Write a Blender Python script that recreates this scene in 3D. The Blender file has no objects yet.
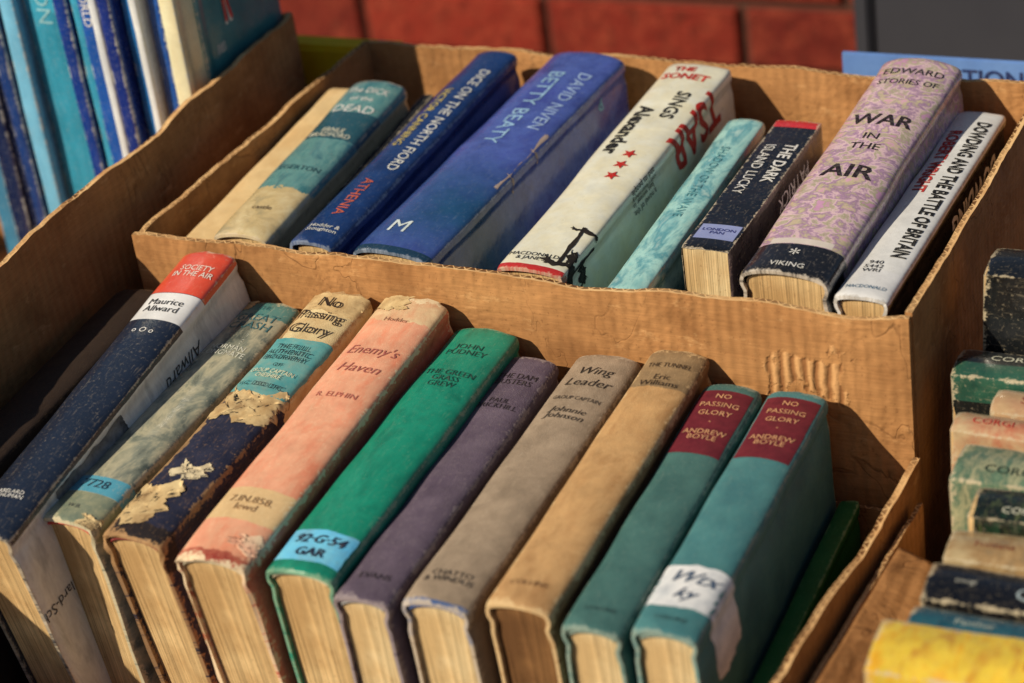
import bpy, bmesh, math, random
from mathutils import Vector, Matrix, noise
random.seed(7)
S=bpy.context.scene
GAIN=1.24
def lin(c):
    r=[]
    for x in c[:3]:
        x=x/255.0
        v=x/12.92 if x<=.04045 else ((x+.055)/1.055)**2.4
        r.append(min(.80,v*GAIN))
    return (r[0],r[1],r[2],1)
class MB:
    def __init__(s,name):
        s.m=bpy.data.materials.new(name); s.m.use_nodes=True; s.nt=s.m.node_tree
        s.nt.nodes.clear(); n=s.nt.nodes
        s.out=n.new('ShaderNodeOutputMaterial'); s.p=n.new('ShaderNodeBsdfPrincipled')
        s.nt.links.new(s.p.outputs[0],s.out.inputs[0])
        s.tc=n.new('ShaderNodeTexCoord')
    def L(s,a,b): s.nt.links.new(a,b)
    def put(s,inp,v):
        if isinstance(v,bpy.types.NodeSocket): s.L(v,inp)
        else: inp.default_value=v
    def math(s,op,a,b=0,c=0,clamp=False):
        n=s.nt.nodes.new('ShaderNodeMath'); n.operation=op; n.use_clamp=clamp
        s.put(n.inputs[0],a); s.put(n.inputs[1],b)
        return n.outputs[0]
    def mix(s,f,a,b,bt='MIX'):
        n=s.nt.nodes.new('ShaderNodeMix'); n.data_type='RGBA'; n.blend_type=bt
        s.put(n.inputs[0],f); s.put(n.inputs[6],a); s.put(n.inputs[7],b); return n.outputs[2]
    def noise(s,scale,detail=3,vec=None,rough=.55,dist=0):
        n=s.nt.nodes.new('ShaderNodeTexNoise'); n.inputs['Scale'].default_value=scale
        n.inputs['Detail'].default_value=detail; n.inputs['Roughness'].default_value=rough
        n.inputs['Distortion'].default_value=dist
        s.L(vec if vec is not None else s.tc.outputs['Object'],n.inputs['Vector']); return n.outputs[0]
    def mapv(s,src,scale=(1,1,1),loc=(0,0,0),rot=(0,0,0)):
        n=s.nt.nodes.new('ShaderNodeMapping'); n.inputs['Scale'].default_value=scale
        n.inputs['Location'].default_value=loc; n.inputs['Rotation'].default_value=rot
        s.L(src,n.inputs[0]); return n.outputs[0]
    def sep(s,src):
        n=s.nt.nodes.new('ShaderNodeSeparateXYZ'); s.L(src,n.inputs[0]); return n.outputs
    def rng(s,v,a,b,c=0,d=1):
        n=s.nt.nodes.new('ShaderNodeMapRange'); s.put(n.inputs[0],v)
        for i,x in enumerate((a,b,c,d)): n.inputs[i+1].default_value=x
        return n.outputs[0]
    def gray(s,v):
        cc=s.nt.nodes.new('ShaderNodeCombineColor')
        for i in range(3): s.L(v,cc.inputs[i])
        return cc.outputs[0]
    def bump(s,h,strength,dist,prev=None):
        n=s.nt.nodes.new('ShaderNodeBump'); n.inputs['Strength'].default_value=strength; n.inputs['Distance'].default_value=dist
        s.L(h,n.inputs['Height'])
        if prev is not None: s.L(prev,n.inputs['Normal'])
        return n.outputs[0]
    def col(s,spec,vec=None):
        if spec[0]=='n':
            sc=spec[1]; cs=spec[2:]
            if isinstance(sc,tuple): v=s.mapv(vec if vec is not None else s.tc.outputs['Object'],sc); f=s.noise(1,4,v,.65,.4)
            else: f=s.noise(sc,4,vec,.65,.4)
            r=s.nt.nodes.new('ShaderNodeValToRGB'); s.L(f,r.inputs[0]); e=r.color_ramp.elements
            N=len(cs)
            for i,c in enumerate(cs):
                pos=.34+.32*i/(N-1)
                if i==0: e[0].position=pos; e[0].color=lin(c)
                elif i==N-1: e[len(e)-1].position=pos; e[len(e)-1].color=lin(c)
                else: k=e.new(pos); k.color=lin(c)
            return r.outputs[0]
        return lin(spec)
    def fin(s,col,rough=.7,nrm=None,spec=.3):
        s.put(s.p.inputs['Base Color'],col); s.put(s.p.inputs['Roughness'],rough)
        s.p.inputs['Specular IOR Level'].default_value=spec
        if nrm is not None: s.L(nrm,s.p.inputs['Normal'])
        return s.m
def newobj(name,me,parent=None,mats=()):
    o=bpy.data.objects.new(name,me); bpy.context.collection.objects.link(o)
    for m in mats: me.materials.append(m)
    if parent: o.parent=parent
    return o
def empty(name,mat=None):
    o=bpy.data.objects.new(name,None); bpy.context.collection.objects.link(o); o.empty_display_size=.02
    if mat is not None: o.matrix_world=mat
    return o

# ---------------- materials
def page_mat(name,c,c2):
    b=MB(name); ob=b.tc.outputs['Object']
    f=b.noise(1,2,b.mapv(ob,(1500,50,9))); f2=b.noise(1,3,b.mapv(ob,(330,30,7)),.7)
    big=b.noise(35,4)
    col=b.mix(b.rng(big,.35,.65),lin(c),lin(c2))
    st=b.math('MULTIPLY',b.rng(f,.3,.6,.5,1.08),b.rng(f2,.32,.62,.66,1.06))
    col=b.mix(1.0,col,b.gray(st),'MULTIPLY')
    spk=b.rng(b.noise(500,3),.62,.74)
    col=b.mix(b.math('MULTIPLY',spk,.45),col,lin((110,76,46)))
    h=b.math('ADD',b.math('MULTIPLY',f,.6),f2)
    return b.fin(col,.9,b.bump(h,.8,.0008),.1)
PAGES=[page_mat('aged_pages',(204,174,126),(176,142,96)),page_mat('cream_pages',(212,190,148),(190,160,114)),page_mat('brown_pages',(132,96,60),(98,68,42))]
def text_mat(name,c,wear=.2,rough=.6):
    b=MB(name)
    m=b.math('MULTIPLY',b.rng(b.noise(600,3),.5,.62),wear)
    v=b.mix(b.rng(b.noise(120,3),.3,.7),lin([x*.85 for x in c]),lin(c))
    return b.fin(b.mix(m,v,lin((130,125,115))),rough)
TM={}
def tm(c,wear=.2):
    k=tuple(c)
    if k not in TM: TM[k]=text_mat('ink_%d_%d_%d'%k,c,wear)
    return TM[k]
def paper_mat(name,c,dirt=(120,100,75),amt=.5):
    b=MB(name)
    col=b.mix(b.math('MULTIPLY',b.rng(b.noise(90,5),.45,.75),amt),b.col(c),lin(dirt))
    col=b.mix(b.math('MULTIPLY',b.rng(b.noise(500,3),.6,.72),.5*amt),col,lin(dirt))
    return b.fin(col,.7,b.bump(b.noise(300,3),.3,.0006))
def book_mat(name,base,layers,w,L,wearcol,wear,rough,weave,stain):
    b=MB(name)
    uvn=b.tc.outputs['UV']; u,v,_=b.sep(uvn)
    col=b.col(base,uvn)
    ns=b.noise(110,4,uvn,.65)
    for ly in layers:
        u0,u1,v0,v1=ly['r']; am=ly.get('n',0.0); so=ly.get('s',.0004)
        m=b.math('MINIMUM',b.math('MINIMUM',b.math('SUBTRACT',u,u0),b.math('SUBTRACT',u1,u)),b.math('MINIMUM',b.math('SUBTRACT',v,v0),b.math('SUBTRACT',v1,v)))
        if am: m=b.math('ADD',m,b.math('MULTIPLY',b.math('SUBTRACT',ns,.5),am))
        col=b.mix(b.rng(m,0,so),col,b.col(ly['c'],uvn))
    st=b.rng(b.noise(24,6,uvn,.72),.3,.7,1-stain,1+stain*.4)
    col=b.mix(1,col,b.gray(st),'MULTIPLY')
    dend=b.math('MINIMUM',v,b.math('SUBTRACT',L,v))
    dsh=b.math('MULTIPLY',b.math('ABSOLUTE',b.math('SUBTRACT',b.math('ABSOLUTE',u),w)),1.6)
    d=b.math('MINIMUM',dend,dsh)
    fine=b.noise(420,3,uvn,.7)
    nz=b.math('MULTIPLY',b.math('ADD',b.math('MULTIPLY',b.noise(70,4,uvn,.7),.75),b.math('MULTIPLY',fine,.5)),wear*.034)
    f=b.rng(b.math('SUBTRACT',b.math('SUBTRACT',nz,wear*.0188),d),-.0004,.0012)
    f=b.math('MULTIPLY',f,.75)
    col=b.mix(f,col,lin(wearcol))
    sc=b.rng(b.noise(1,3,b.mapv(uvn,(460,70,1)),.75),.58,.78)
    sc2=b.rng(fine,.58,.72)
    col=b.mix(b.math('MULTIPLY',b.math('MAXIMUM',sc,sc2),.36*min(1,wear+.25)),col,lin(wearcol))
    if weave>.2:
        nrm=b.bump(b.noise(1,1,b.mapv(uvn,(1500,1500,1))),.6*weave,.0007)
        nrm=b.bump(b.noise(50,3,uvn),.2,.002,nrm)
    else: nrm=b.bump(b.noise(38,3,uvn),.25,.0028)
    r=b.rng(ns,.3,.7,rough-.08,rough+.14)
    if weave<=.2:
        b.p.inputs['Coat Weight'].default_value=.6; b.p.inputs['Coat Roughness'].default_value=.14
        b.L(nrm,b.p.inputs['Coat Normal'])
    return b.fin(col,r,nrm,.5 if rough<.45 else .3)

# ---------------- book builder
class Book:
    def __init__(s,name,p0,p1,w,base,layers=(),kind='hard',lean=0,bulge=None,depth=None,zdir=(0,0,1),pages=0,
                 wearcol=(190,175,150),wear=.4,rough=.6,weave=.6,stain=.22,seed=None,crush=.0006,band=None):
        p0=Vector(p0);p1=Vector(p1); Y=(p1-p0); L=Y.length; Y.normalize()
        X=Y.cross(Vector(zdir)).normalized(); Z=X.cross(Y)
        X=(Matrix.Rotation(math.radians(lean),3,Y)@X); Z=X.cross(Y)
        M=Matrix(((X.x,Y.x,Z.x,p0.x),(X.y,Y.y,Z.y,p0.y),(X.z,Y.z,Z.z,p0.z),(0,0,0,1)))
        s.e=empty(name,M); s.L=L; s.seed=seed if seed is not None else random.random()*100
        hw=w/2; s.hw=hw
        if bulge is None: bulge=.14*w if kind=='hard' else .0006
        D=depth or (min(p0.z,p1.z)-.006)
        pr=[]
        N=8
        for i in range(N+1):
            t=i/N; pr.append((hw*math.sin(t*math.pi/2) if kind=='hard' else hw*t, bulge*math.cos(t*math.pi/2) if kind=='hard' else bulge*(1-t*t)))
        if kind=='hard': pr+=[(hw+.0006,-.0025),(hw+.0002,-.0055),(hw-.0011,-.0085),(hw-.0008,-.0115),(hw,-.016)]
        else: pr+=[(hw+.0002,-.0006),(hw+.0002,-.005)]
        z=-.03
        while z>-D+.01: pr.append((hw,z)); z-=.025
        pr.append((hw,-D))
        s.pr=pr; ar=[0]
        for a,b in zip(pr,pr[1:]): ar.append(ar[-1]+math.hypot(b[0]-a[0],b[1]-a[1]))
        s.ar=ar; s.amp=.0009
        s.warc=ar[N]
        T=.0026 if kind=='hard' else .0005
        ss=[-a for a in reversed(ar[1:])]+ar
        ys=[0,.001,.003,.007]; n=22
        ys+=[.007+(L-.014)*i/n for i in range(1,n)]+[L-.007,L-.003,L-.001,L]
        me=bpy.data.meshes.new('cover'); bm=bmesh.new(); uvl=bm.loops.layers.uv.new('UVMap')
        nP=len(ss); rings=[]
        for j,y in enumerate(ys):
            de=min(y,L-y); off=-.0007*max(0,1-de/.0025)
            r=[]
            for k,sv in enumerate(ss):
                fy=0
                if de<.0005: fy=crush*1.6*noise.noise(Vector((sv*160,s.seed,y*7)))*(1 if y<.01 else -1)
                P=s.at(sv,y,off); P.y+=fy; r.append(bm.verts.new(P))
            for k in reversed(range(nP)):
                P=s.at(ss[k],y,-T); r.append(bm.verts.new(P))
            rings.append(r)
        M2=2*nP
        def setuv(f,jj,kk):
            for lp,(j,k) in zip(f.loops,zip(jj,kk)):
                k2=k if k<nP else M2-1-k
                lp[uvl].uv=(ss[k2],ys[j])
        for j in range(len(ys)-1):
            for k in range(M2):
                k1=(k+1)%M2
                f=bm.faces.new((rings[j][k],rings[j][k1],rings[j+1][k1],rings[j+1][k])); setuv(f,(j,j,j+1,j+1),(k,k1,k1,k)); f.smooth=True
        for j,rev in ((0,True),(len(ys)-1,False)):
            for k in range(nP-1):
                ids=[k,k+1,M2-2-k,M2-1-k]
                if rev: ids=ids[::-1]
                f=bm.faces.new([rings[j][i] for i in ids]); setuv(f,[j]*4,ids)
        bmesh.ops.recalc_face_normals(bm,faces=bm.faces[:])
        bm.to_mesh(me); bm.free(); me.set_sharp_from_angle(angle=math.radians(45))
        mat=book_mat(name+'_cover',base,layers,s.warc,L,wearcol,wear,rough,weave,stain)
        newobj('cover',me,s.e,[mat])
        g=.0030 if kind=='hard' else .0004; gx=T+.0001
        bm=bmesh.new(); prof=[]
        for k in range(-N,N+1):
            x,zz=pr[abs(k)]; x=math.copysign(x,k) if k else 0
            prof.append((x*(hw-gx)/hw, zz-T-.0012 if kind=='hard' else zz-T-.0003))
        prof.append((hw-gx-.0004,-D*.5)); prof.append((hw-gx,-D+(.003 if kind=='hard' else .0)))
        prof.insert(0,(-(hw-gx-.0004),-D*.5)); prof.insert(0,(-(hw-gx),-D+(.003 if kind=='hard' else .0)))
        a=[bm.verts.new((x,g,zz)) for x,zz in prof]; c=[bm.verts.new((x,L-g,zz)) for x,zz in prof]
        for k in range(len(prof)-1): bm.faces.new((a[k],a[k+1],c[k+1],c[k]))
        bm.faces.new((a[0],c[0],c[-1],a[-1])); bm.faces.new(a[::-1]); bm.faces.new(c)
        bmesh.ops.recalc_face_normals(bm,faces=bm.faces[:])
        me=bpy.data.meshes.new('pages'); bm.to_mesh(me); bm.free()
        newobj('pages',me,s.e,[PAGES[pages]])
        if kind=='hard' and band:
            bm=bmesh.new(); cr=[]
            for k in range(-N+1,N):
                x,zz=pr[abs(k)]; x=math.copysign(x,k) if k else 0
                x*=(hw-gx-.001)/hw; zz=zz-T-.0014
                cr.append([bm.verts.new((x,g-.0008+.0011*math.cos(q),zz+.0011*math.sin(q))) for q in [i*math.pi/3 for i in range(6)]])
            for i in range(len(cr)-1):
                for q in range(6): bm.faces.new((cr[i][q],cr[i][(q+1)%6],cr[i+1][(q+1)%6],cr[i+1][q]))
            me=bpy.data.meshes.new('headband'); bm.to_mesh(me); bm.free(); newobj('headband',me,s.e,[tm(band)])
    def at(s,u,v,off=0):
        a=abs(u); ar=s.ar; pr=s.pr
        i=0
        while i<len(ar)-2 and a>ar[i+1]: i+=1
        t=(a-ar[i])/(ar[i+1]-ar[i])
        x=pr[i][0]+(pr[i+1][0]-pr[i][0])*t; z=pr[i][1]+(pr[i+1][1]-pr[i][1])*t
        def nr(j):
            j0=max(0,j-1); j1=min(len(pr)-1,j+1)
            dx=pr[j1][0]-pr[j0][0]; dz=pr[j1][1]-pr[j0][1]
            if j==0: dx,dz=1,0
            q=math.hypot(dx,dz); return (-dz/q,dx/q)
        n0=nr(i);n1=nr(i+1); nx=n0[0]*(1-t)+n1[0]*t; nz=n0[1]*(1-t)+n1[1]*t
        sg=1 if u>=0 else -1
        o=off+s.amp*noise.noise(Vector((u*35,v*25,s.seed)))+s.amp*.9*noise.noise(Vector((u*9,v*9,s.seed+9)))
        return Vector((sg*(x+nx*o),v,z+nz*o))
    def txt(s,t,v,u=0,size=.006,mode=0,c=(20,20,22),sx=1.0,bold=0,name='title_text',wear=.2,lift=.00035,slant=0,rot=0,maxw=None):
        cu=bpy.data.curves.new('t','FONT'); cu.body=t; cu.size=size; cu.align_x='CENTER'; cu.align_y='CENTER'
        cu.offset=bold; cu.resolution_u=2; cu.shear=slant; cu.space_line=.85
        to=bpy.data.objects.new('t',cu); me=bpy.data.meshes.new_from_object(to); bpy.data.objects.remove(to)
        bm=bmesh.new(); bm.from_mesh(me)
        if mode==0 and rot==0 and maxw is None: maxw=1.5*s.hw
        if maxw:
            xs=[q.co.x for q in bm.verts]
            if xs and (max(xs)-min(xs))*sx>maxw: sx=maxw/(max(xs)-min(xs))
        cr,sr=math.cos(rot),math.sin(rot)
        for q in bm.verts:
            x,y=q.co.x*sx,q.co.y
            x,y=x*cr-y*sr,x*sr+y*cr
            if mode==0: U,V=u+x,v+y
            elif mode==1: U,V=u+y,v-x
            elif mode==2: U,V=u-y,v+x
            q.co=(U,V,0)
        us=[q.co.x for q in bm.verts]
        if not us: return
        for a in s.ar:
            for sg in (1,-1):
                aa=a*sg
                if min(us)<aa<max(us):
                    bmesh.ops.bisect_plane(bm,geom=bm.verts[:]+bm.edges[:]+bm.faces[:],plane_co=(aa,0,0),plane_no=(1,0,0))
        vs=[q.co.y for q in bm.verts]; y=min(vs)
        while y<max(vs):
            bmesh.ops.bisect_plane(bm,geom=bm.verts[:]+bm.edges[:]+bm.faces[:],plane_co=(0,y,0),plane_no=(0,1,0)); y+=.008
        for q in bm.verts: q.co=s.at(q.co.x,min(max(q.co.y,.0),s.L),lift)
        bm.to_mesh(me); bm.free()
        newobj(name,me,s.e,[tm(c,wear)])
    def patch(s,u0,u1,v0,v1,mat,jag=0,lift=.0002,name='label',n=26,skew=0,curl=0):
        bm=bmesh.new(); g=[]
        for i in range(n+1):
            row=[]
            for j in range(n+1):
                a=i/n;b=j/n
                def e(t,k): return jag*noise.noise(Vector((t*4,k,s.seed)))+jag*.35*noise.noise(Vector((t*15,k,s.seed)))
                U=(u0+e(b,1.3))*(1-a)+(u1+e(b,7.3))*a; V=(v0+e(a,3.3))*(1-b)+(v1+e(a,5.3))*b+skew*(a-.5)
                V=min(max(V,-.0004),s.L)
                ed=max(abs(a-.5),abs(b-.5))*2
                row.append(bm.verts.new(s.at(U,V,lift+curl*max(0,ed-.7)*abs(noise.noise(Vector((U*90,V*90,2)))) )))
            g.append(row)
        for i in range(n):
            for j in range(n):
                f=bm.faces.new((g[i][j],g[i+1][j],g[i+1][j+1],g[i][j+1])); f.smooth=True
        me=bpy.data.meshes.new(name); bm.to_mesh(me); bm.free(); newobj(name,me,s.e,[mat])

W=(225,222,212); K=(20,20,22)
# ================= front box books
b=Book('hardback_book',(-.7110,.722,.158),(-.7077,.963,.190),.036,(24,33,50),[dict(r=(-.03,.03,.203,.25),c=(205,72,48)),dict(r=(-.03,.03,.178,.203),c=(222,220,214)),dict(r=(.0225,.2,0,.25),c=('n',(25,90,1),(175,176,174),(210,210,205),(194,194,190)),n=.002)],wear=.35,rough=.36,weave=.1,lean=-3,bulge=.005)
b.txt('SOCIETY\nIN THE AIR',.224,u=.002,size=.0068,c=(240,225,205)); b.txt('Maurice\nAllward',.191,size=.0075,c=K)
b.txt('o O o',.168,size=.006,c=W); b.txt('ABELARD\nSCHUMAN',.03,size=.004,c=W)
b.txt('Abelard-Schuman',.010,u=.075,size=.009,mode=0,rot=-math.pi/2,c=(40,40,42)); 
b.patch(.026,.052,.045,.11,paper_mat('cover_photo_print',('n',90,(60,62,64),(130,132,132)),(90,90,90),.3),.004,name='cover_art')
b.txt('Allward',.17,u=.040,size=.012,mode=1,c=(60,60,60),slant=.3)
Book('hardback_book',(-.764,.70,.150),(-.758,.955,.164),.034,(44,33,26),wear=.5,wearcol=(80,62,44),lean=-4)
cream=paper_mat('torn_cream_paper',('n',50,(204,182,136),(170,140,96)),(100,70,42),.7)
b=Book('hardback_book',(-.681,.751,.150),(-.670,.962,.160),.037,('n',(55,32,1),(72,80,74),(122,126,112),(168,162,136),(98,106,98)),
  [dict(r=(-.03,.03,.196,.22),c=(70,120,118),n=.004),dict(r=(-.03,.03,.024,.038),c=(80,150,172),n=.001),dict(r=(-.03,.03,-.01,.024),c=('n',60,(98,112,98),(150,150,120)))],rough=.34,weave=.1,lean=-2,band=(190,60,50),wear=.75,wearcol=(195,182,150),crush=.0016)
b.patch(-.021,-.010,.204,.2125,cream,.004,name='torn_jacket',curl=.003); b.patch(.010,.020,-.0004,.008,cream,.004,name='torn_jacket',curl=.003)
b.txt('GREAT\nCRASH',.19,size=.010,c=(50,100,108)); b.txt('THE',.204,size=.005,c=(50,100,108)); b.txt('NORMAN\nLONGMATE',.160,size=.0065,c=(205,205,190)); b.txt('7728',.031,size=.009,c=(35,70,90)); b.txt('W.B.',.012,size=.004,c=(50,60,60))
tealp=paper_mat('teal_paper',('n',70,(66,130,134),(94,150,148)),(150,140,115),.4)
b=Book('hardback_book',(-.637,.747,.150),(-.621,.962,.172),.038,('n',70,(26,30,50),(42,44,64)),[dict(r=(-.04,.04,-.01,.012),c=(34,28,30),n=.01),dict(r=(-.04,.06,.118,.25),c=('n',50,(208,190,146),(184,156,112)),n=.006),dict(r=(-.04,-.015,-.01,.25),c=('n',80,(160,128,88),(120,92,64)),n=.012)],wear=.9,wearcol=(160,124,84),lean=-2,band=(120,40,40),crush=.002,stain=.3)
b.patch(-.021,.0215,.122,.172,tealp,.0018,name='jacket_panel',curl=.002); b.patch(-.014,.022,.100,.124,cream,.009,name='torn_jacket',curl=.004); b.patch(-.021,.006,.012,.042,cream,.009,name='torn_jacket',curl=.004); b.patch(-.004,.012,.050,.060,paper_mat('pale_scrap',(196,182,150)),.006,name='torn_jacket',curl=.003); b.patch(-.021,.021,.199,.2155,cream,.004,name='torn_jacket',curl=.002)
b.txt('No',.205,size=.0118,c=(40,30,25),lift=.0012); b.txt('Passing',.193,size=.0110,c=(40,30,25),lift=.0012); b.txt('Glory',.180,size=.0118,c=(40,30,25),lift=.0012)
b.txt('THE FULL\nAUTHENTIC\nBIOGRAPHY',.158,size=.0058,c=(22,32,38),lift=.0012); b.txt('OF',.146,size=.0045,c=(22,32,38),lift=.0012); b.txt('GROUP CAPTAIN\nCHESHIRE',.138,size=.005,c=(215,205,170),lift=.0012); b.txt('V.C. DSO DFC',.128,size=.005,c=(22,32,38),lift=.0012)
b=Book('hardback_book',(-.583,.736,.153),(-.574,.962,.174),.043,('n',(55,22,1),(216,130,100),(232,154,124),(210,138,110)),[dict(r=(-.05,.06,.205,.24),c=('n',60,(212,186,146),(198,148,114)),n=.014),dict(r=(-.04,.04,.030,.055),c=('n',50,(208,178,132),(194,162,118)),n=.003),dict(r=(-.05,.05,-.01,.007),c=('n',90,(130,38,34),(180,108,84)),n=.012),dict(r=(.024,.2,-.01,.25),c=('n',80,(206,118,92),(182,96,76)))],wear=.9,wearcol=(218,196,162),lean=-2,band=(200,190,160),crush=.0022,rough=.5,weave=.3,stain=.3)
b.patch(-.025,.0,.214,.2275,cream,.004,name='torn_jacket',curl=.003); b.patch(.006,.026,.010,.022,paper_mat('pink_scrap',('n',60,(222,190,160),(210,150,124))),.006,name='torn_jacket',curl=.003)
b.txt("Enemy's",.176,size=.0105,c=(158,84,76),slant=.3); b.txt('Haven',.160,size=.0105,c=(158,84,76),slant=.3); b.txt('R. ELPHIN',.135,size=.006,c=(180,100,86)); b.txt('7.IN.858.\nlewd',.042,size=.007,c=(140,108,74)); b.txt('Hodder',.205,size=.005,c=(160,110,85))
b=Book('hardback_book',(-.537,.743,.149),(-.531,.96,.160),.040,('n',(40,18,1),(16,108,88),(26,128,104),(14,98,80)),wear=.55,wearcol=(120,150,124),lean=-1.5,band=(190,180,150),rough=.33,weave=.25)
b.patch(-.0195,.0195,.008,.032,paper_mat('blue_shelf_label',('n',60,(84,166,208),(106,182,216)),(110,120,120),.4),.0008,name='shelf_label')
b.txt('92·G·54',.0245,size=.0088,c=(25,28,50),slant=.2,lift=.0007,bold=.00015); b.txt('GAR',.0145,size=.0085,c=(25,28,50),lift=.0007,bold=.00015)
b.txt('JOHN\nPUDNEY',.195,size=.0065,c=(12,70,60)); b.txt('THE GREEN\nGRASS\nGREW',.167,size=.0065,c=(12,70,60))
b=Book('hardback_book',(-.5005,.738,.144),(-.501,.953,.150),.031,('n',60,(82,70,86),(98,86,100)),wear=.8,wearcol=(142,130,130),lean=-1,pages=1,band=(150,150,150),stain=.35,weave=1)
b.txt('THE DAM\nBUSTERS',.192,size=.0068,c=(44,36,44)); b.txt('PAUL\nBRICKHILL',.168,size=.0058,c=(44,36,44)); b.txt('EVANS',.018,size=.0060,c=(44,36,44))
b=Book('hardback_book',(-.463,.743,.144),(-.458,.96,.152),.037,('n',60,(132,116,98),(154,136,116)),[dict(r=(-.04,.04,-.01,.003),c=(64,88,132),n=.004),dict(r=(.0195,.2,0,.25),c=(114,100,88))],wear=.7,wearcol=(178,164,144),lean=-1,pages=1,band=(60,90,150),stain=.3,weave=1)
b.txt('Wing',.200,size=.0095,c=(36,32,30),slant=.25); b.txt('Leader',.189,size=.0095,c=(36,32,30),slant=.25); b.txt('GROUP CAPTAIN',.174,size=.0045,c=(50,44,40)); b.txt('Johnnie\nJohnson',.160,size=.0068,c=(36,32,30),slant=.25); b.txt('CHATTO\n& WINDUS',.020,size=.0055,c=(50,44,40))
b=Book('hardback_book',(-.421,.748,.147),(-.417,.965,.158),.034,('n',(45,20,1),(156,116,74),(182,144,98),(168,128,84)),[dict(r=(-.04,.04,.182,.23),c=('n',60,(120,100,74),(144,120,88)),n=.006),dict(r=(.018,.2,0,.25),c=(132,98,66))],wear=.9,wearcol=(192,166,124),lean=-1,pages=2,stain=.35,weave=1)
b.txt('THE TUNNEL',.202,size=.0055,c=(52,38,28)); b.txt('Eric\nWilliams',.188,size=.0065,c=(52,38,28)); b.txt('COLLINS',.016,size=.005,c=(110,76,46))
maroon=paper_mat('maroon_leather_label',('n',90,(84,22,34),(106,34,44)),(44,18,22),.4)
for p0,p1,w,cc,wt in (((-.3835,.747,.142),(-.3835,.952,.148),.031,('n',50,(56,92,90),(68,106,102)),0),((-.3478,.7503,.144),(-.348,.955,.147),.033,('n',50,(58,106,112),(70,120,122)),1)):
    b=Book('hardback_book',p0,p1,w,cc,wear=.5,wearcol=(134,148,136),lean=-.5,pages=1,stain=.22,weave=1,rough=.5,band=(120,140,130))
    b.patch(-w*.46,w*.46,.142,.198,maroon,.0003,name='title_label')
    G=(204,152,110)
    b.txt('NO',.192,size=.0056,c=G,lift=.0006); b.txt('PASSING',.1845,size=.0056,c=G,lift=.0006); b.txt('GLORY',.177,size=.0056,c=G,lift=.0006); b.txt('·',.169,size=.008,c=G,lift=.0006); b.txt('ANDREW\nBOYLE',.158,size=.0056,c=G,lift=.0006)
    if wt:
        b.patch(-.019,.058,.020,.050,paper_mat('white_torn_label',('n',60,(220,218,214),(192,194,196)),(110,125,140),.5),.004,name='torn_label',curl=.002)
        b.txt('Wtx',.040,size=.013,c=(70,90,115),slant=.5,lift=.0008); b.txt('ky',.028,size=.011,c=(60,80,105),slant=.5,lift=.0008)
        b.txt('COLLINS',.010,size=.004,c=(34,62,64))
    else: b.txt('COLLINS',.014,size=.004,c=(34,62,64))
Book('hardback_book',(-.3215,.70,.080),(-.3215,.950,.088),.010,(24,92,48),wear=.3,bulge=.001,wearcol=(120,150,110))

# ================= rear box books
def rb(*a,**k): k.setdefault('depth',.155); return Book('hardback_book',*a,**k)
rb((-.736,.985,.178),(-.734,1.19,.190),.026,('n',40,(194,162,114),(208,182,136)),wear=.4,rough=.7,bulge=.002)
b=rb((-.700,.985,.190),(-.700,1.175,.200),.038,('n',(70,30,1),(60,112,118),(96,140,138),(48,94,108)),[dict(r=(-.05,.05,-.01,.055),c=('n',50,(208,192,150),(190,168,122),(150,140,110)),n=.02),dict(r=(-.05,.05,.115,.150),c=(36,78,90),n=.006),dict(r=(.024,.2,0,.2),c=(190,176,140))],rough=.28,weave=0,wear=.4)
b.txt('The DICK',.176,size=.0090,c=W); b.txt('of the',.166,size=.007,c=W); b.txt('DEAD',.153,size=.012,c=W); b.txt('ERNLE\nBRADFORD',.122,size=.0068,c=(220,214,190)); b.txt('EGERTON',.078,size=.007,c=(40,80,92)); b.txt('castle',.03,size=.006,c=(80,60,45))
Book('paperback_book',(-.6735,.985,.180),(-.6735,1.19,.190),.007,(24,26,30),kind='paper',depth=.15)
b=rb((-.652,.985,.190),(-.637,1.225,.205),.029,('n',60,(18,42,88),(26,56,108)),rough=.3,weave=.1,wear=.4,wearcol=(130,140,155))
b.txt('DICE ON THE NORTH FIORD',.150,u=.006,size=.0098,mode=1,c=(214,216,206),maxw=.15); b.txt('VICTOR CANNING',.150,u=-.006,size=.0085,mode=1,c=(200,180,90),maxw=.11); b.txt('ATHENIA',.052,u=0,size=.010,mode=1,c=(190,90,60)); b.txt('Hodder &\nStoughton',.016,size=.0050,c=(214,216,206))
b=rb((-.600,.985,.188),(-.576,1.235,.2005),.052,('n',(30,30,1),(56,66,138),(70,88,158),(50,62,128)),[dict(r=(-.05,.2,-.01,.120),c=('n',40,(30,72,110),(24,60,98)),n=.03,s=.06),dict(r=(-.05,.05,-.01,.006),c=(26,52,74))],rough=.24,weave=0,wear=.3,bulge=.006,wearcol=(140,150,165))
b.txt('DAVID NIVEN',.187,u=.013,size=.0120,mode=1,c=(150,175,212)); b.txt('BETTY BEATY',.175,u=-.006,size=.0155,mode=1,c=(140,178,208)); b.txt('M',.026,u=-.008,size=.018,c=(200,214,214)); b.txt('P',.215,u=.038,size=.012,mode=1,c=(140,200,220))
b.patch(.024,.025,.085,.15,tm((170,150,140)),.002,name='cover_art'); b.patch(.024,.038,.10,.101,tm((170,150,140)),.002,name='cover_art'); b.patch(.024,.034,.13,.131,tm((170,150,140)),.002,name='cover_art')
b=rb((-.512,.985,.188),(-.499,1.235,.199),.042,('n',60,(228,220,196),(214,204,176)),[dict(r=(-.05,.05,-.01,.005),c=(170,40,36),n=.002)],rough=.32,weave=0,wear=.3,bulge=.004)
R=(176,32,26)
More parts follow.
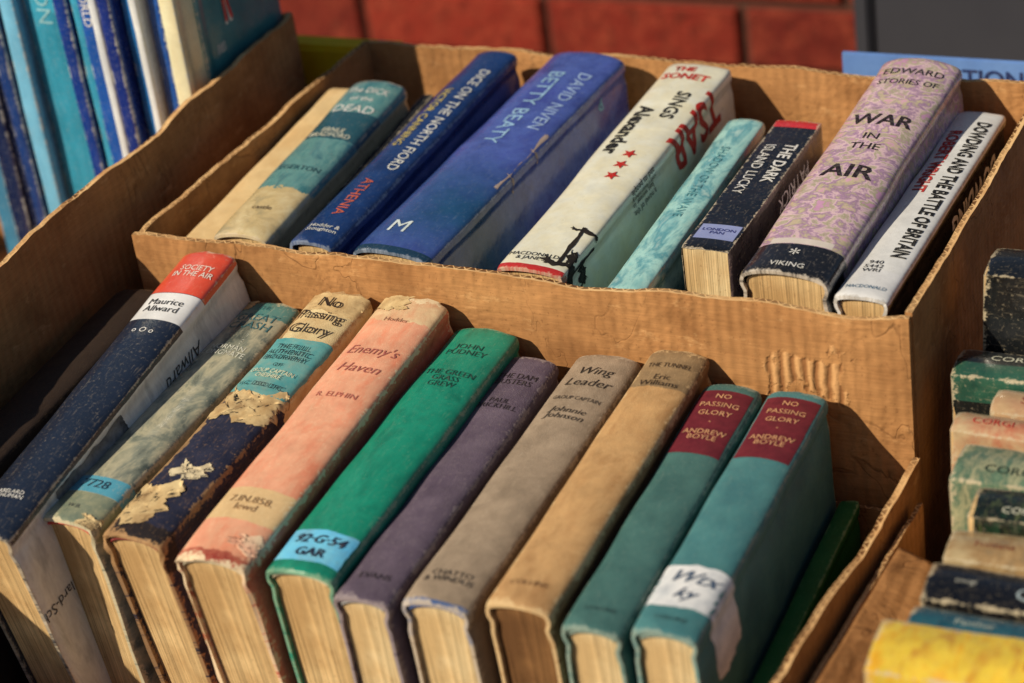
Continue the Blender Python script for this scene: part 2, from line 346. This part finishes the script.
b.txt('THE',.241,u=-.006,size=.008,c=R,bold=.0003); b.txt('SONET',.231,u=-.002,size=.0105,c=R,bold=.0003); b.txt('TSAR',.190,u=.030,size=.036,mode=1,c=R,bold=.0009,maxw=.075); b.txt('Alexander',.160,u=-.010,size=.0145,mode=1,c=K,bold=.0005)
b.txt('SINGS',.195,u=.006,size=.0125,mode=1,c=K,bold=.0003)
b.txt('a novel of the\nlast winter in\nold Petersburg\nand its people',.110,u=.030,size=.0055,mode=1,c=(50,48,46)); b.txt("MACDONALD\n& JANE'S",.013,u=-.004,size=.005,c=K)
def star(bk,u,v,r,c):
    bm=bmesh.new(); ct=bm.verts.new(bk.at(u,v,.0005)); ring=[]
    for i in range(10):
        q=math.pi*i/5; rr=r if i%2==0 else r*.42
        ring.append(bm.verts.new(bk.at(u+rr*math.cos(q),v+rr*math.sin(q),.0005)))
    for i in range(10): bm.faces.new((ct,ring[i],ring[(i+1)%10]))
    me=bpy.data.meshes.new('star'); bm.to_mesh(me); bm.free(); newobj('star',me,bk.e,[tm(c)])
for i in range(3): star(b,.004,.105+i*.013,.005,R)
art=paper_mat('black_silhouette_art',(28,24,22),(60,50,40),.3)
for r_ in ((.004,.045,.006,.013,.005),(.012,.0145,.010,.048,.001),(.026,.028,.010,.040,.001),(.006,.024,.043,.046,.002),(.028,.040,.020,.028,.004),(.016,.022,.012,.024,.003)):
    b.patch(r_[0],r_[1],r_[2],r_[3],art,r_[4],name='cover_art',lift=.0004)
b=rb((-.456,.985,.181),(-.457,1.20,.181),.024,('n',(60,24,1),(120,178,180),(160,204,198),(86,148,158),(184,208,198)),rough=.3,weave=0,wear=.4,lean=-2)
b.txt('SHADOW OF THE WAVE',.13,u=0,size=.008,mode=1,c=(70,130,140))
b=Book('paperback_book',(-.420,1.021,.193),(-.419,1.189,.190),.028,(18,19,22),[dict(r=(-.05,.05,.158,.2),c=(190,40,40)),dict(r=(-.012,.012,.012,.030),c=(140,150,195)),dict(r=(.0145,.2,0,.2),c=(22,24,30))],kind='paper',depth=.12,rough=.28,weave=0,wear=.45,pages=1)
b.txt('THE DARK',.11,u=.006,size=.0105,mode=1,c=W,bold=.0002); b.txt('ISLAND LUCKY',.10,u=-.006,size=.0095,mode=1,c=W); b.txt('LONDON\nPAN',.021,size=.0045,c=(30,40,120)); b.txt('PATRICK',.11,u=.028,size=.014,mode=1,c=W)
b=rb((-.3625,.985,.199),(-.354,1.235,.208),.050,('n',(65,80,1),(188,140,172),(160,156,122),(208,178,184),(152,118,150),(182,172,134),(200,154,176)),[dict(r=(-.06,.06,-.01,.028),c=(24,24,26)),dict(r=(-.018,.018,.028,.034),c=(200,190,180))],rough=.3,weave=.1,wear=.4,bulge=.0075,pages=0,wearcol=(200,188,172),stain=.25)
b.txt('EDWARD',.232,size=.0095,c=(36,30,36)); b.txt('STORIES OF',.219,size=.0085,c=(36,30,36)); b.txt('WAR',.170,size=.0175,c=(36,26,32),bold=.0003); b.txt('IN',.150,size=.010,c=(36,26,32)); b.txt('THE',.138,size=.010,c=(36,26,32)); b.txt('AIR',.108,size=.0195,c=(36,26,32),bold=.0003); b.txt('VIKING',.007,size=.006,c=W); b.txt('*',.017,size=.014,c=W)
b=rb((-.321,.985,.192),(-.316,1.226,.184),.029,(220,217,208),[dict(r=(-.05,.05,-.01,.03),c=(228,224,214)),dict(r=(.0165,.2,0,.26),c=(24,24,28),n=.0006)],rough=.3,weave=0,wear=.35,bulge=.003,wearcol=(150,144,134))
b.txt('DOWDING AND THE BATTLE OF BRITAIN',.135,u=.006,size=.0115,mode=1,c=K,bold=.0004,maxw=.178); b.txt('ROBERT WRIGHT',.168,u=-.007,size=.0105,mode=1,c=(180,44,40),bold=.0003); b.txt('940\n5442\nWRI',.034,u=-.003,size=.0055,c=K); b.txt('MACDONALD',.010,size=.005,c=(40,90,120)); b.txt('DOWDING',.17,u=.034,size=.018,mode=1,c=W,bold=.0006)

# ================= right box paperbacks
CG=(20,44,36)
specs=[
 ('J',-.267,1.046,.188,.034,(20,22,24),[],[('GUNS',.06,.05,.016,(60,64,66))],-3),
 ('A',-.275,1.003,.150,.028,(22,26,26),[dict(r=(.002,.03,0,.2),c=('n',60,(46,88,70),(30,66,56)))],[('CORGI',.03,-.004,.0085,(200,200,180))],0),
 ('B',-.248,.973,.148,.022,('n',40,(188,158,118),(160,112,88)),[],[('Sea Wolf',.03,0,.009,(130,50,40))],0),
 ('C',-.263,.950,.148,.018,('n',40,(186,168,130),(160,72,52)),[],[('CORGI',.02,0,.007,(170,40,34)),('The Bridge',.08,0,.008,K)],0),
 ('D',-.253,.917,.147,.032,('n',(40,90,1),(108,130,104),(80,106,86),(150,150,118),(60,88,70)),[],[('CORGI',.028,.006,.0085,CG),('Wing of the Storm',.10,-.006,.009,(30,60,50))],0),
 ('E',-.236,.881,.150,.026,('n',(50,120,1),(30,56,38),(16,20,18),(80,92,56)),[],[('CORGI',.025,.006,.0065,(200,200,180)),('19.95',.045,-.004,.006,(210,200,170))],0),
 ('F',-.241,.853,.144,.024,('n',30,(178,160,122),(144,116,78),(106,98,78)),[],[('Fontana',.022,0,.006,(120,60,40))],0),
 ('G',-.243,.822,.145,.028,(15,15,18),[],[('Captain',.06,.004,.012,(150,165,170)),('corgi',.018,0,.005,(180,180,168))],0),
 ('H',-.244,.795,.143,.020,('n',(40,80,1),(20,60,74),(36,84,98),(16,46,62)),[],[('Panther',.03,0,.006,(170,180,168))],0),
 ('I',-.252,.764,.150,.034,('n',(30,60,1),(208,146,24),(226,182,62),(172,100,30)),[],[('FLIGHT',.09,0,.014,(110,44,24))],3),
]
for q,(n_,x0,y,z,w,base,lay,ts,ln) in enumerate(specs):
    yw=random.uniform(-.004,.004)
    b=Book('paperback_book',(x0,y,z),(x0+.176,y+yw,z+random.uniform(-.004,.004)),w,base,lay,kind='paper',depth=z-.01,lean=ln+random.uniform(-2.5,2.5),wear=.6,wearcol=(176,162,134),rough=.28,weave=0,bulge=.0022,stain=.35)
    for t,v,u,sz,c in ts: b.txt(t,v,u=u,size=sz,mode=2,c=c)

# ================= left box annuals
x=-.8035
cols=[((206,190,150),.012),((26,66,130),.010),((190,196,196),.007),((24,84,138),.013),((18,36,100),.010),((176,186,196),.007),((22,66,134),.012),((44,122,150),.008),((16,44,110),.010),((40,118,142),.032),((92,150,182),.013),((20,46,96),.010),((14,22,48),.014),((16,28,60),.014),((50,104,134),.014)]
for i,(c,w) in enumerate(cols):
    yy=1.105+random.uniform(-.006,.008); zt=.43+random.uniform(-.01,.02)
    c2=tuple(min(255,int(v*1.15+6)) for v in c)
    b=Book('annual_book',(x-w/2,yy,.008),(x-w/2+random.uniform(-.002,.002),yy+.01,zt),w-.0012,('n',(60,8,1),c,c2),[dict(r=(-.05,.05,.26+.01*(i%3),.30),c=c2,n=.001)] if i%2 else [],depth=.12,zdir=(0,-1,0),bulge=.0012,rough=.25,weave=0,wear=.4,wearcol=(190,190,180))
    t={1:'BATTLE STORIES',4:'VALIANT',6:'AIRCRAFT OF THE WORLD',9:'LION'}.get(i)
    if t: b.txt(t,.31 if i!=9 else .27,u=0,size=min(.016,w*.75),mode=1,c=W if i!=9 else (130,180,190))
    x-=w
b=Book('annual_book',(-.8095,1.135,.008),(-.8085,1.137,.36),.012,('n',30,(40,108,116),(54,124,130)),depth=.098,zdir=(0,-1,0),bulge=.001,rough=.35,weave=0)
b.txt('R',.256,u=.040,size=.056,c=(230,226,210),bold=.0036); b.txt('R',.256,u=.040,size=.056,c=(225,34,24),bold=.0012,lift=.0011); b.txt('nes',.225,u=.026,size=.014,c=W)

# ================= cardboard
def card_mat(name,a=(172,126,80),c=(138,96,58),torn=None):
    b=MB(name); ob=b.tc.outputs['Object']; x,y,z=b.sep(ob)
    col=b.mix(b.rng(b.noise(12,6,None,.68),.32,.68),lin(a),lin(c))
    fib=b.rng(b.noise(1,3,b.mapv(ob,(60,60,900))),.35,.65,.88,1.06)
    fl=b.math('SINE',b.math('MULTIPLY',x,2*math.pi/.0068))
    fl=b.math('MULTIPLY',fl,b.rng(b.noise(9,3),.35,.65,.25,1))
    fib=b.math('MULTIPLY',fib,b.rng(fl,-1,1,.93,1.03))
    col=b.mix(1,col,b.gray(fib),'MULTIPLY')
    spk=b.rng(b.noise(500,3),.60,.72); col=b.mix(b.math('MULTIPLY',spk,.45),col,lin((92,60,34)))
    stn=b.rng(b.noise(6,6,None,.75),.50,.66); col=b.mix(b.math('MULTIPLY',stn,.5),col,lin((100,66,38)))
    sf=b.rng(b.noise(1,5,b.mapv(ob,(30,30,70),(3,1,7)),.8),.58,.70); col=b.mix(b.math('MULTIPLY',sf,.4),col,lin((206,164,114)))
    cn=b.noise(1,4,b.mapv(ob,(16,16,9),(5,2,1)),.55,.8)
    cl=b.rng(b.math('ABSOLUTE',b.math('SUBTRACT',cn,.5)),.0,.007,1,0)
    cl=b.math('MULTIPLY',cl,b.rng(b.noise(7,3),.42,.58))
    col=b.mix(b.math('MULTIPLY',cl,.5),col,lin((90,58,34)))
    nrm=b.bump(b.math('SUBTRACT',b.math('MULTIPLY',fl,.4),cl),.5,.0011)
    cr=b.noise(16,4,None,.62,.6); nrm=b.bump(cr,.55,.010,nrm)
    if torn:
        for (x0,x1,z0,z1) in torn:
            ns=b.noise(70,5)
            m=b.math('MINIMUM',b.math('MINIMUM',b.math('SUBTRACT',x,x0),b.math('SUBTRACT',x1,x)),b.math('MINIMUM',b.math('SUBTRACT',z,z0),b.math('SUBTRACT',z1,z)))
            m=b.rng(b.math('ADD',m,b.math('MULTIPLY',b.math('SUBTRACT',ns,.5),.06)),0,.004)
            st=b.math('SINE',b.math('ADD',b.math('MULTIPLY',x,2*math.pi/.0066),b.math('MULTIPLY',ns,5.0)))
            tc=b.mix(b.rng(st,-.8,.6),lin((128,86,52)),lin((190,146,98)))
            col=b.mix(b.math('MULTIPLY',m,.8),col,tc)
            nrm=b.bump(b.math('MULTIPLY',st,m),.6,.0015,nrm)
    return b.fin(col,.85,nrm,.15)
CARD=card_mat('cardboard'); CARD_T=card_mat('cardboard_torn',torn=[(.400,.440,.142,.164)])
def edge_mat():
    b=MB('cardboard_cut_edge'); x,y,z=b.sep(b.tc.outputs['Object'])
    s_=b.math('MULTIPLY',b.math('SINE',b.math('MULTIPLY',x,2*math.pi/.0068)),.0016)
    d=b.math('ABSOLUTE',b.math('SUBTRACT',y,s_)); m=b.rng(d,.0003,.0009)
    e=b.rng(b.math('ABSOLUTE',y),.0014,.0020)
    f=b.math('SUBTRACT',m,e,clamp=True)
    f=b.math('MULTIPLY',f,b.rng(b.noise(20,3),.4,.6,.2,1.0))
    col=b.mix(f,b.mix(b.rng(b.noise(60,4),.3,.7),lin((214,174,124)),lin((180,136,90))),lin((90,58,34)))
    return b.fin(col,.9,b.bump(b.math('SUBTRACT',1.0,f),.4,.001),.1)
EDGE=edge_mat()
def wall(name,parent,a,b_,z0,za,zb,T=.0046,mat=None,amp=.0026,rim=.0016,dent=(),x1off=None):
    a=Vector((a[0],a[1],0));b2=Vector((b_[0],b_[1],0)); X=(b2-a); L=X.length; X.normalize(); Y=Vector((0,0,1)).cross(X)
    M=Matrix(((X.x,Y.x,0,a.x),(X.y,Y.y,0,a.y),(0,0,1,0),(0,0,0,1)))
    nx=max(8,int(L/.005)); nz=22; bm=bmesh.new(); sd=random.random()*50
    def P(i,k,side):
        x=L*i/nx; zt=za+(zb-za)*i/nx
        zt+=rim*noise.noise(Vector((x*40,sd,0)))+rim*1.6*noise.noise(Vector((x*9,sd,3)))+rim*.6*noise.noise(Vector((x*130,sd,3)))
        z=z0+(zt-z0)*(k/nz)**.8
        for (dx,dw,dd) in dent:
            if k>nz-6: z-=dd*math.exp(-((x-dx)/dw)**2)*(k-nz+6)/6
        y=amp*noise.noise(Vector((x*14,z*14,sd)))+amp*1.5*noise.noise(Vector((x*4,z*5,sd+5)))
        q=noise.noise(Vector((x*7,z*9,sd+20))); y-=amp*.55*max(0,1-abs(q)/.06)
        endf=min(1,min(x,L-x)/.02); y*=endf
        return bm.verts.new((x,y+side*T/2*(1 if k<nz else .8),z))
    g={sd_:[[P(i,k,sd_) for k in range(nz+1)] for i in range(nx+1)] for sd_ in (-1,1)}
    for i in range(nx):
        for k in range(nz):
            for sd_ in (-1,1):
                q=g[sd_]; f=bm.faces.new((q[i][k],q[i+1][k],q[i+1][k+1],q[i][k+1])); f.smooth=True
        f=bm.faces.new((g[-1][i][nz],g[-1][i+1][nz],g[1][i+1][nz],g[1][i][nz])); f.material_index=1
        bm.faces.new((g[-1][i][0],g[-1][i+1][0],g[1][i+1][0],g[1][i][0]))
    for i in (0,nx):
        for k in range(nz): bm.faces.new((g[-1][i][k],g[-1][i][k+1],g[1][i][k+1],g[1][i][k]))
    bmesh.ops.recalc_face_normals(bm,faces=bm.faces[:])
    me=bpy.data.meshes.new(name); bm.to_mesh(me); bm.free()
    me.set_sharp_from_angle(angle=math.radians(40))
    o=newobj(name,me,parent,[mat or CARD,EDGE]); o.matrix_local=M; return o
def floor(parent,x0,x1,y0,y1,z=.0025):
    bm=bmesh.new(); bmesh.ops.create_cube(bm,size=1)
    for v in bm.verts: v.co=Vector(((x0+x1)/2+v.co.x*(x1-x0),(y0+y1)/2+v.co.y*(y1-y0),z+v.co.z*.004))
    me=bpy.data.meshes.new('base'); bm.to_mesh(me); bm.free(); newobj('base',me,parent,[CARD])
bx=empty('cardboard_box')   # rear
wall('front_wall',bx,(-.766,.9725),(-.291,.9725),.004,.196,.194,mat=CARD_T,amp=.002,dent=((.12,.02,.002),(.30,.03,.002),(.44,.02,.003)))
wall('back_wall',bx,(-.751,1.2535),(-.286,1.2535),.004,.196,.194,dent=((.15,.02,.003),(.35,.03,.003)))
wall('left_wall',bx,(-.7655,.976),(-.7495,1.2505),.004,.194,.198)
wall('right_wall',bx,(-.2925,.976),(-.2865,1.2505),.004,.192,.194)
floor(bx,-.755,-.297,.978,1.248)
bx=empty('cardboard_box')   # front
wall('back_wall',bx,(-.784,.9655),(-.296,.9655),.004,.075,.075,T=.003,amp=.0005)
wall('left_wall',bx,(-.7865,.672),(-.7865,.964),.004,.12,.12)
wall('right_wall',bx,(-.3045,.672),(-.2880,.964),.004,.126,.112,dent=((.2,.03,.004),),amp=.0012)
wall('front_wall',bx,(-.784,.669),(-.305,.669),.004,.07,.07)
floor(bx,-.782,-.306,.673,.962)
bx=empty('cardboard_box')   # left
wall('right_wall',bx,(-.797,.55),(-.797,1.236),.004,.219,.222,amp=.0028,dent=((.5,.03,.003),))
wall('back_wall',bx,(-1.25,1.239),(-.7995,1.239),.004,.22,.22)
wall('left_wall',bx,(-1.25,.55),(-1.25,1.236),.004,.22,.22)
wall('front_wall',bx,(-1.25,.547),(-.7995,.547),.004,.22,.22)
floor(bx,-1.246,-.801,.551,1.235)
bx=empty('cardboard_box')   # right
wall('left_wall',bx,(-.2915,.71),(-.2800,.940),.004,.112,.100,T=.003,amp=.0006)
wall('front_wall',bx,(-.286,.707),(.15,.707),.004,.09,.09)
wall('back_wall',bx,(-.281,1.303),(.15,1.303),.004,.12,.12)
wall('right_wall',bx,(.153,.71),(.153,1.30),.004,.12,.12)
floor(bx,-.279,.149,.712,1.298)
bm=bmesh.new(); nx,ny=14,60; top=[];bot=[]
for i in range(nx+1):
    r1=[];r2=[]
    for j in range(ny+1):
        a=i/nx; y=.712+.184*j/ny; x_=-.2885+.0092*j/ny+.030*a; z=.1135-.0096*j/ny-.014*a**1.3+.0012*noise.noise(Vector((a*3,y*30,4)))
        r1.append(bm.verts.new((x_,y,z))); r2.append(bm.verts.new((x_,y,z-.003)))
    top.append(r1);bot.append(r2)
for i in range(nx):
    for j in range(ny):
        for g_ in (top,bot): f=bm.faces.new((g_[i][j],g_[i+1][j],g_[i+1][j+1],g_[i][j+1])); f.smooth=True
for i in range(nx):
    for j in (0,ny): bm.faces.new((top[i][j],top[i+1][j],bot[i+1][j],bot[i][j]))
for j in range(ny):
    for i in (0,nx): bm.faces.new((top[i][j],top[i][j+1],bot[i][j+1],bot[i][j]))
bmesh.ops.recalc_face_normals(bm,faces=bm.faces[:])
me=bpy.data.meshes.new('folded_flap'); bm.to_mesh(me); bm.free(); newobj('folded_flap',me,bx,[CARD])

# ================= setting
def boxmesh(name,x0,x1,y0,y1,z0,z1,mat,parent=None,bev=.002):
    bm=bmesh.new(); bmesh.ops.create_cube(bm,size=1)
    for v in bm.verts: v.co=Vector(((x0+x1)/2+v.co.x*(x1-x0),(y0+y1)/2+v.co.y*(y1-y0),(z0+z1)/2+v.co.z*(z1-z0)))
    if bev: bmesh.ops.bevel(bm,geom=bm.edges[:],offset=bev,segments=2,affect='EDGES')
    me=bpy.data.meshes.new(name); bm.to_mesh(me); bm.free(); return newobj(name,me,parent,[mat])
b=MB('table_wood'); wc=b.mix(b.rng(b.noise(1,5,b.mapv(b.tc.outputs['Object'],(2,30,30))),.3,.7),lin((120,88,60)),lin((90,62,40))); WOOD=b.fin(wc,.6,b.bump(b.noise(60,4),.2,.001))
t=empty('trestle_table'); boxmesh('table_top',-1.4,.5,.35,1.42,-.028,0,WOOD,t,.004)
for i,(lx,ly) in enumerate(((-1.3,.45),(-1.3,1.3),(.4,.45),(.4,1.3))): boxmesh('leg_%d'%(i+1),lx-.02,lx+.02,ly-.02,ly+.02,-.719,-.029,WOOD,t)
b=MB('paving'); gc=b.mix(b.rng(b.noise(3,6),.3,.7),lin((110,106,100)),lin((84,82,78))); PAV=b.fin(gc,.9,b.bump(b.noise(150,5),.4,.003))
me=bpy.data.meshes.new('pavement'); me.from_pydata([(-60,-60,-.72),(60,-60,-.72),(60,60,-.72),(-60,60,-.72)],[],[(0,1,2,3)]); newobj('pavement',me,None,[PAV])
b=MB('red_brick'); at=b.nt.nodes.new('ShaderNodeAttribute'); at.attribute_name='rnd'
bc=b.mix(at.outputs['Fac'],lin((126,42,30)),lin((88,30,24)))
bc=b.mix(b.math('MULTIPLY',b.rng(b.noise(40,6,None,.75),.45,.65),.55),bc,lin((144,66,46)))
bc=b.mix(b.math('MULTIPLY',b.rng(b.noise(110,5,None,.7),.52,.64),.6),bc,lin((54,26,20)))
BR=b.fin(bc,.9,b.bump(b.noise(90,5,None,.7),.9,.006),.15)
b=MB('mortar'); MO=b.fin(b.mix(b.noise(60,4),lin((88,58,48)),lin((64,44,38))),.95,b.bump(b.noise(300,4),.4,.002),.1)
bw=empty('brick_wall')
bm=bmesh.new(); rl=bm.verts.layers.float.new('rnd')
z=-.72+.035; row=0
while z<.42:
    x=-3.2-(.1125 if row%2 else 0)+.06
    while x<1.6:
        r=random.random(); jy=random.uniform(-.002,.002)
        bx0,bx1=x+.005,x+.22; bz0,bz1=z-.0325,z+.0325
        fr=[bm.verts.new((px,2.05+jy,pz)) for px,pz in ((bx0+.003,bz0+.003),(bx1-.003,bz0+.003),(bx1-.003,bz1-.003),(bx0+.003,bz1-.003))]
        mid=[bm.verts.new((px,2.053+jy,pz)) for px,pz in ((bx0,bz0),(bx1,bz0),(bx1,bz1),(bx0,bz1))]
        bk=[bm.verts.new((px,2.08,pz)) for px,pz in ((bx0,bz0),(bx1,bz0),(bx1,bz1),(bx0,bz1))]
        for v in fr+mid+bk: v[rl]=r
        bm.faces.new(fr)
        for i in range(4):
            j=(i+1)%4; bm.faces.new((fr[i],mid[i],mid[j],fr[j])); bm.faces.new((mid[i],bk[i],bk[j],mid[j]))
        x+=.225
    z+=.075; row+=1
bmesh.ops.recalc_face_normals(bm,faces=bm.faces[:])
me=bpy.data.meshes.new('bricks'); bm.to_mesh(me); bm.free(); newobj('bricks',me,bw,[BR])
boxmesh('mortar',-3.3,1.7,2.058,2.25,-.719,z-.04,MO,bw,0)
boxmesh('coping',-3.3,1.7,2.03,2.28,z-.038,z+.02,BR,bw,.006)
b=MB('grey_plastic'); GP=b.fin(b.mix(b.noise(12,4),lin((44,44,50)),lin((56,56,62))),.6)
gb=empty('display_board'); boxmesh('panel',-.497,.5,1.60,1.62,-.65,.38,GP,gb,.003); boxmesh('frame_side',-.512,-.4985,1.596,1.624,-.70,.39,GP,gb,.003)
for lx in (-.44,.44): boxmesh('foot',lx-.02,lx+.02,1.5,1.72,-.719,-.652,GP,gb,.004)
BL=paper_mat('blue_card',('n',20,(96,130,184),(80,114,172)),(70,90,130),.2)
sg=empty('notice_card'); boxmesh('card',-.436,.05,1.330,1.333,.001,.171,BL,sg,.0006)
cu=bpy.data.curves.new('t','FONT'); cu.body='DONATIONS INTO THE TIN'; cu.size=.0165; cu.offset=.0003; cu.align_x='LEFT'
to=bpy.data.objects.new('t',cu); me=bpy.data.meshes.new_from_object(to); bpy.data.objects.remove(to)
o=newobj('lettering',me,sg,[tm((28,44,92))]); o.matrix_local=Matrix.Translation((-.405,1.3295,.1525))@Matrix.Rotation(math.pi/2,4,'X')
YE=paper_mat('yellow_card',('n',20,(232,190,20),(216,170,16)),(150,120,40),.2)
boxmesh('box_file',-.90,-.74,1.272,1.292,.001,.180,YE,None,.003)

# ================= light, world, camera
sd=Vector((-.50,-.74,.68)).normalized()
sl=bpy.data.lights.new('sun','SUN'); sl.energy=5.0; sl.angle=math.radians(.5); sl.color=(1,.88,.69)
so=bpy.data.objects.new('sun',sl); bpy.context.collection.objects.link(so); so.rotation_euler=(-sd).to_track_quat('-Z','Y').to_euler()
w=bpy.data.worlds.new('World'); S.world=w; w.use_nodes=True; nt=w.node_tree
sk=nt.nodes.new('ShaderNodeTexSky'); sk.sky_type='NISHITA'; sk.sun_disc=False
sk.sun_elevation=math.asin(sd.z); sk.sun_rotation=math.atan2(sd.x,sd.y)
bg=nt.nodes['Background']; nt.links.new(sk.outputs[0],bg.inputs[0]); bg.inputs[1].default_value=.055
cam=bpy.data.cameras.new('camera'); co=bpy.data.objects.new('camera',cam); bpy.context.collection.objects.link(co)
Rr=Vector((.9068,.4014,-.1282));Uu=Vector((-.1063,.5126,.8521));Bb=Vector((.4077,-.7590,.5074))
co.matrix_world=Matrix(((Rr.x,Uu.x,Bb.x,0),(Rr.y,Uu.y,Bb.y,0),(Rr.z,Uu.z,Bb.z,.8),(0,0,0,1)))
cam.sensor_width=36; cam.lens=79.7; cam.clip_start=.02; cam.clip_end=300
cam.dof.use_dof=True; cam.dof.focus_distance=1.27; cam.dof.aperture_fstop=5.6
S.camera=co
S.view_settings.view_transform='Standard'; S.view_settings.look='None'; S.view_settings.exposure=0
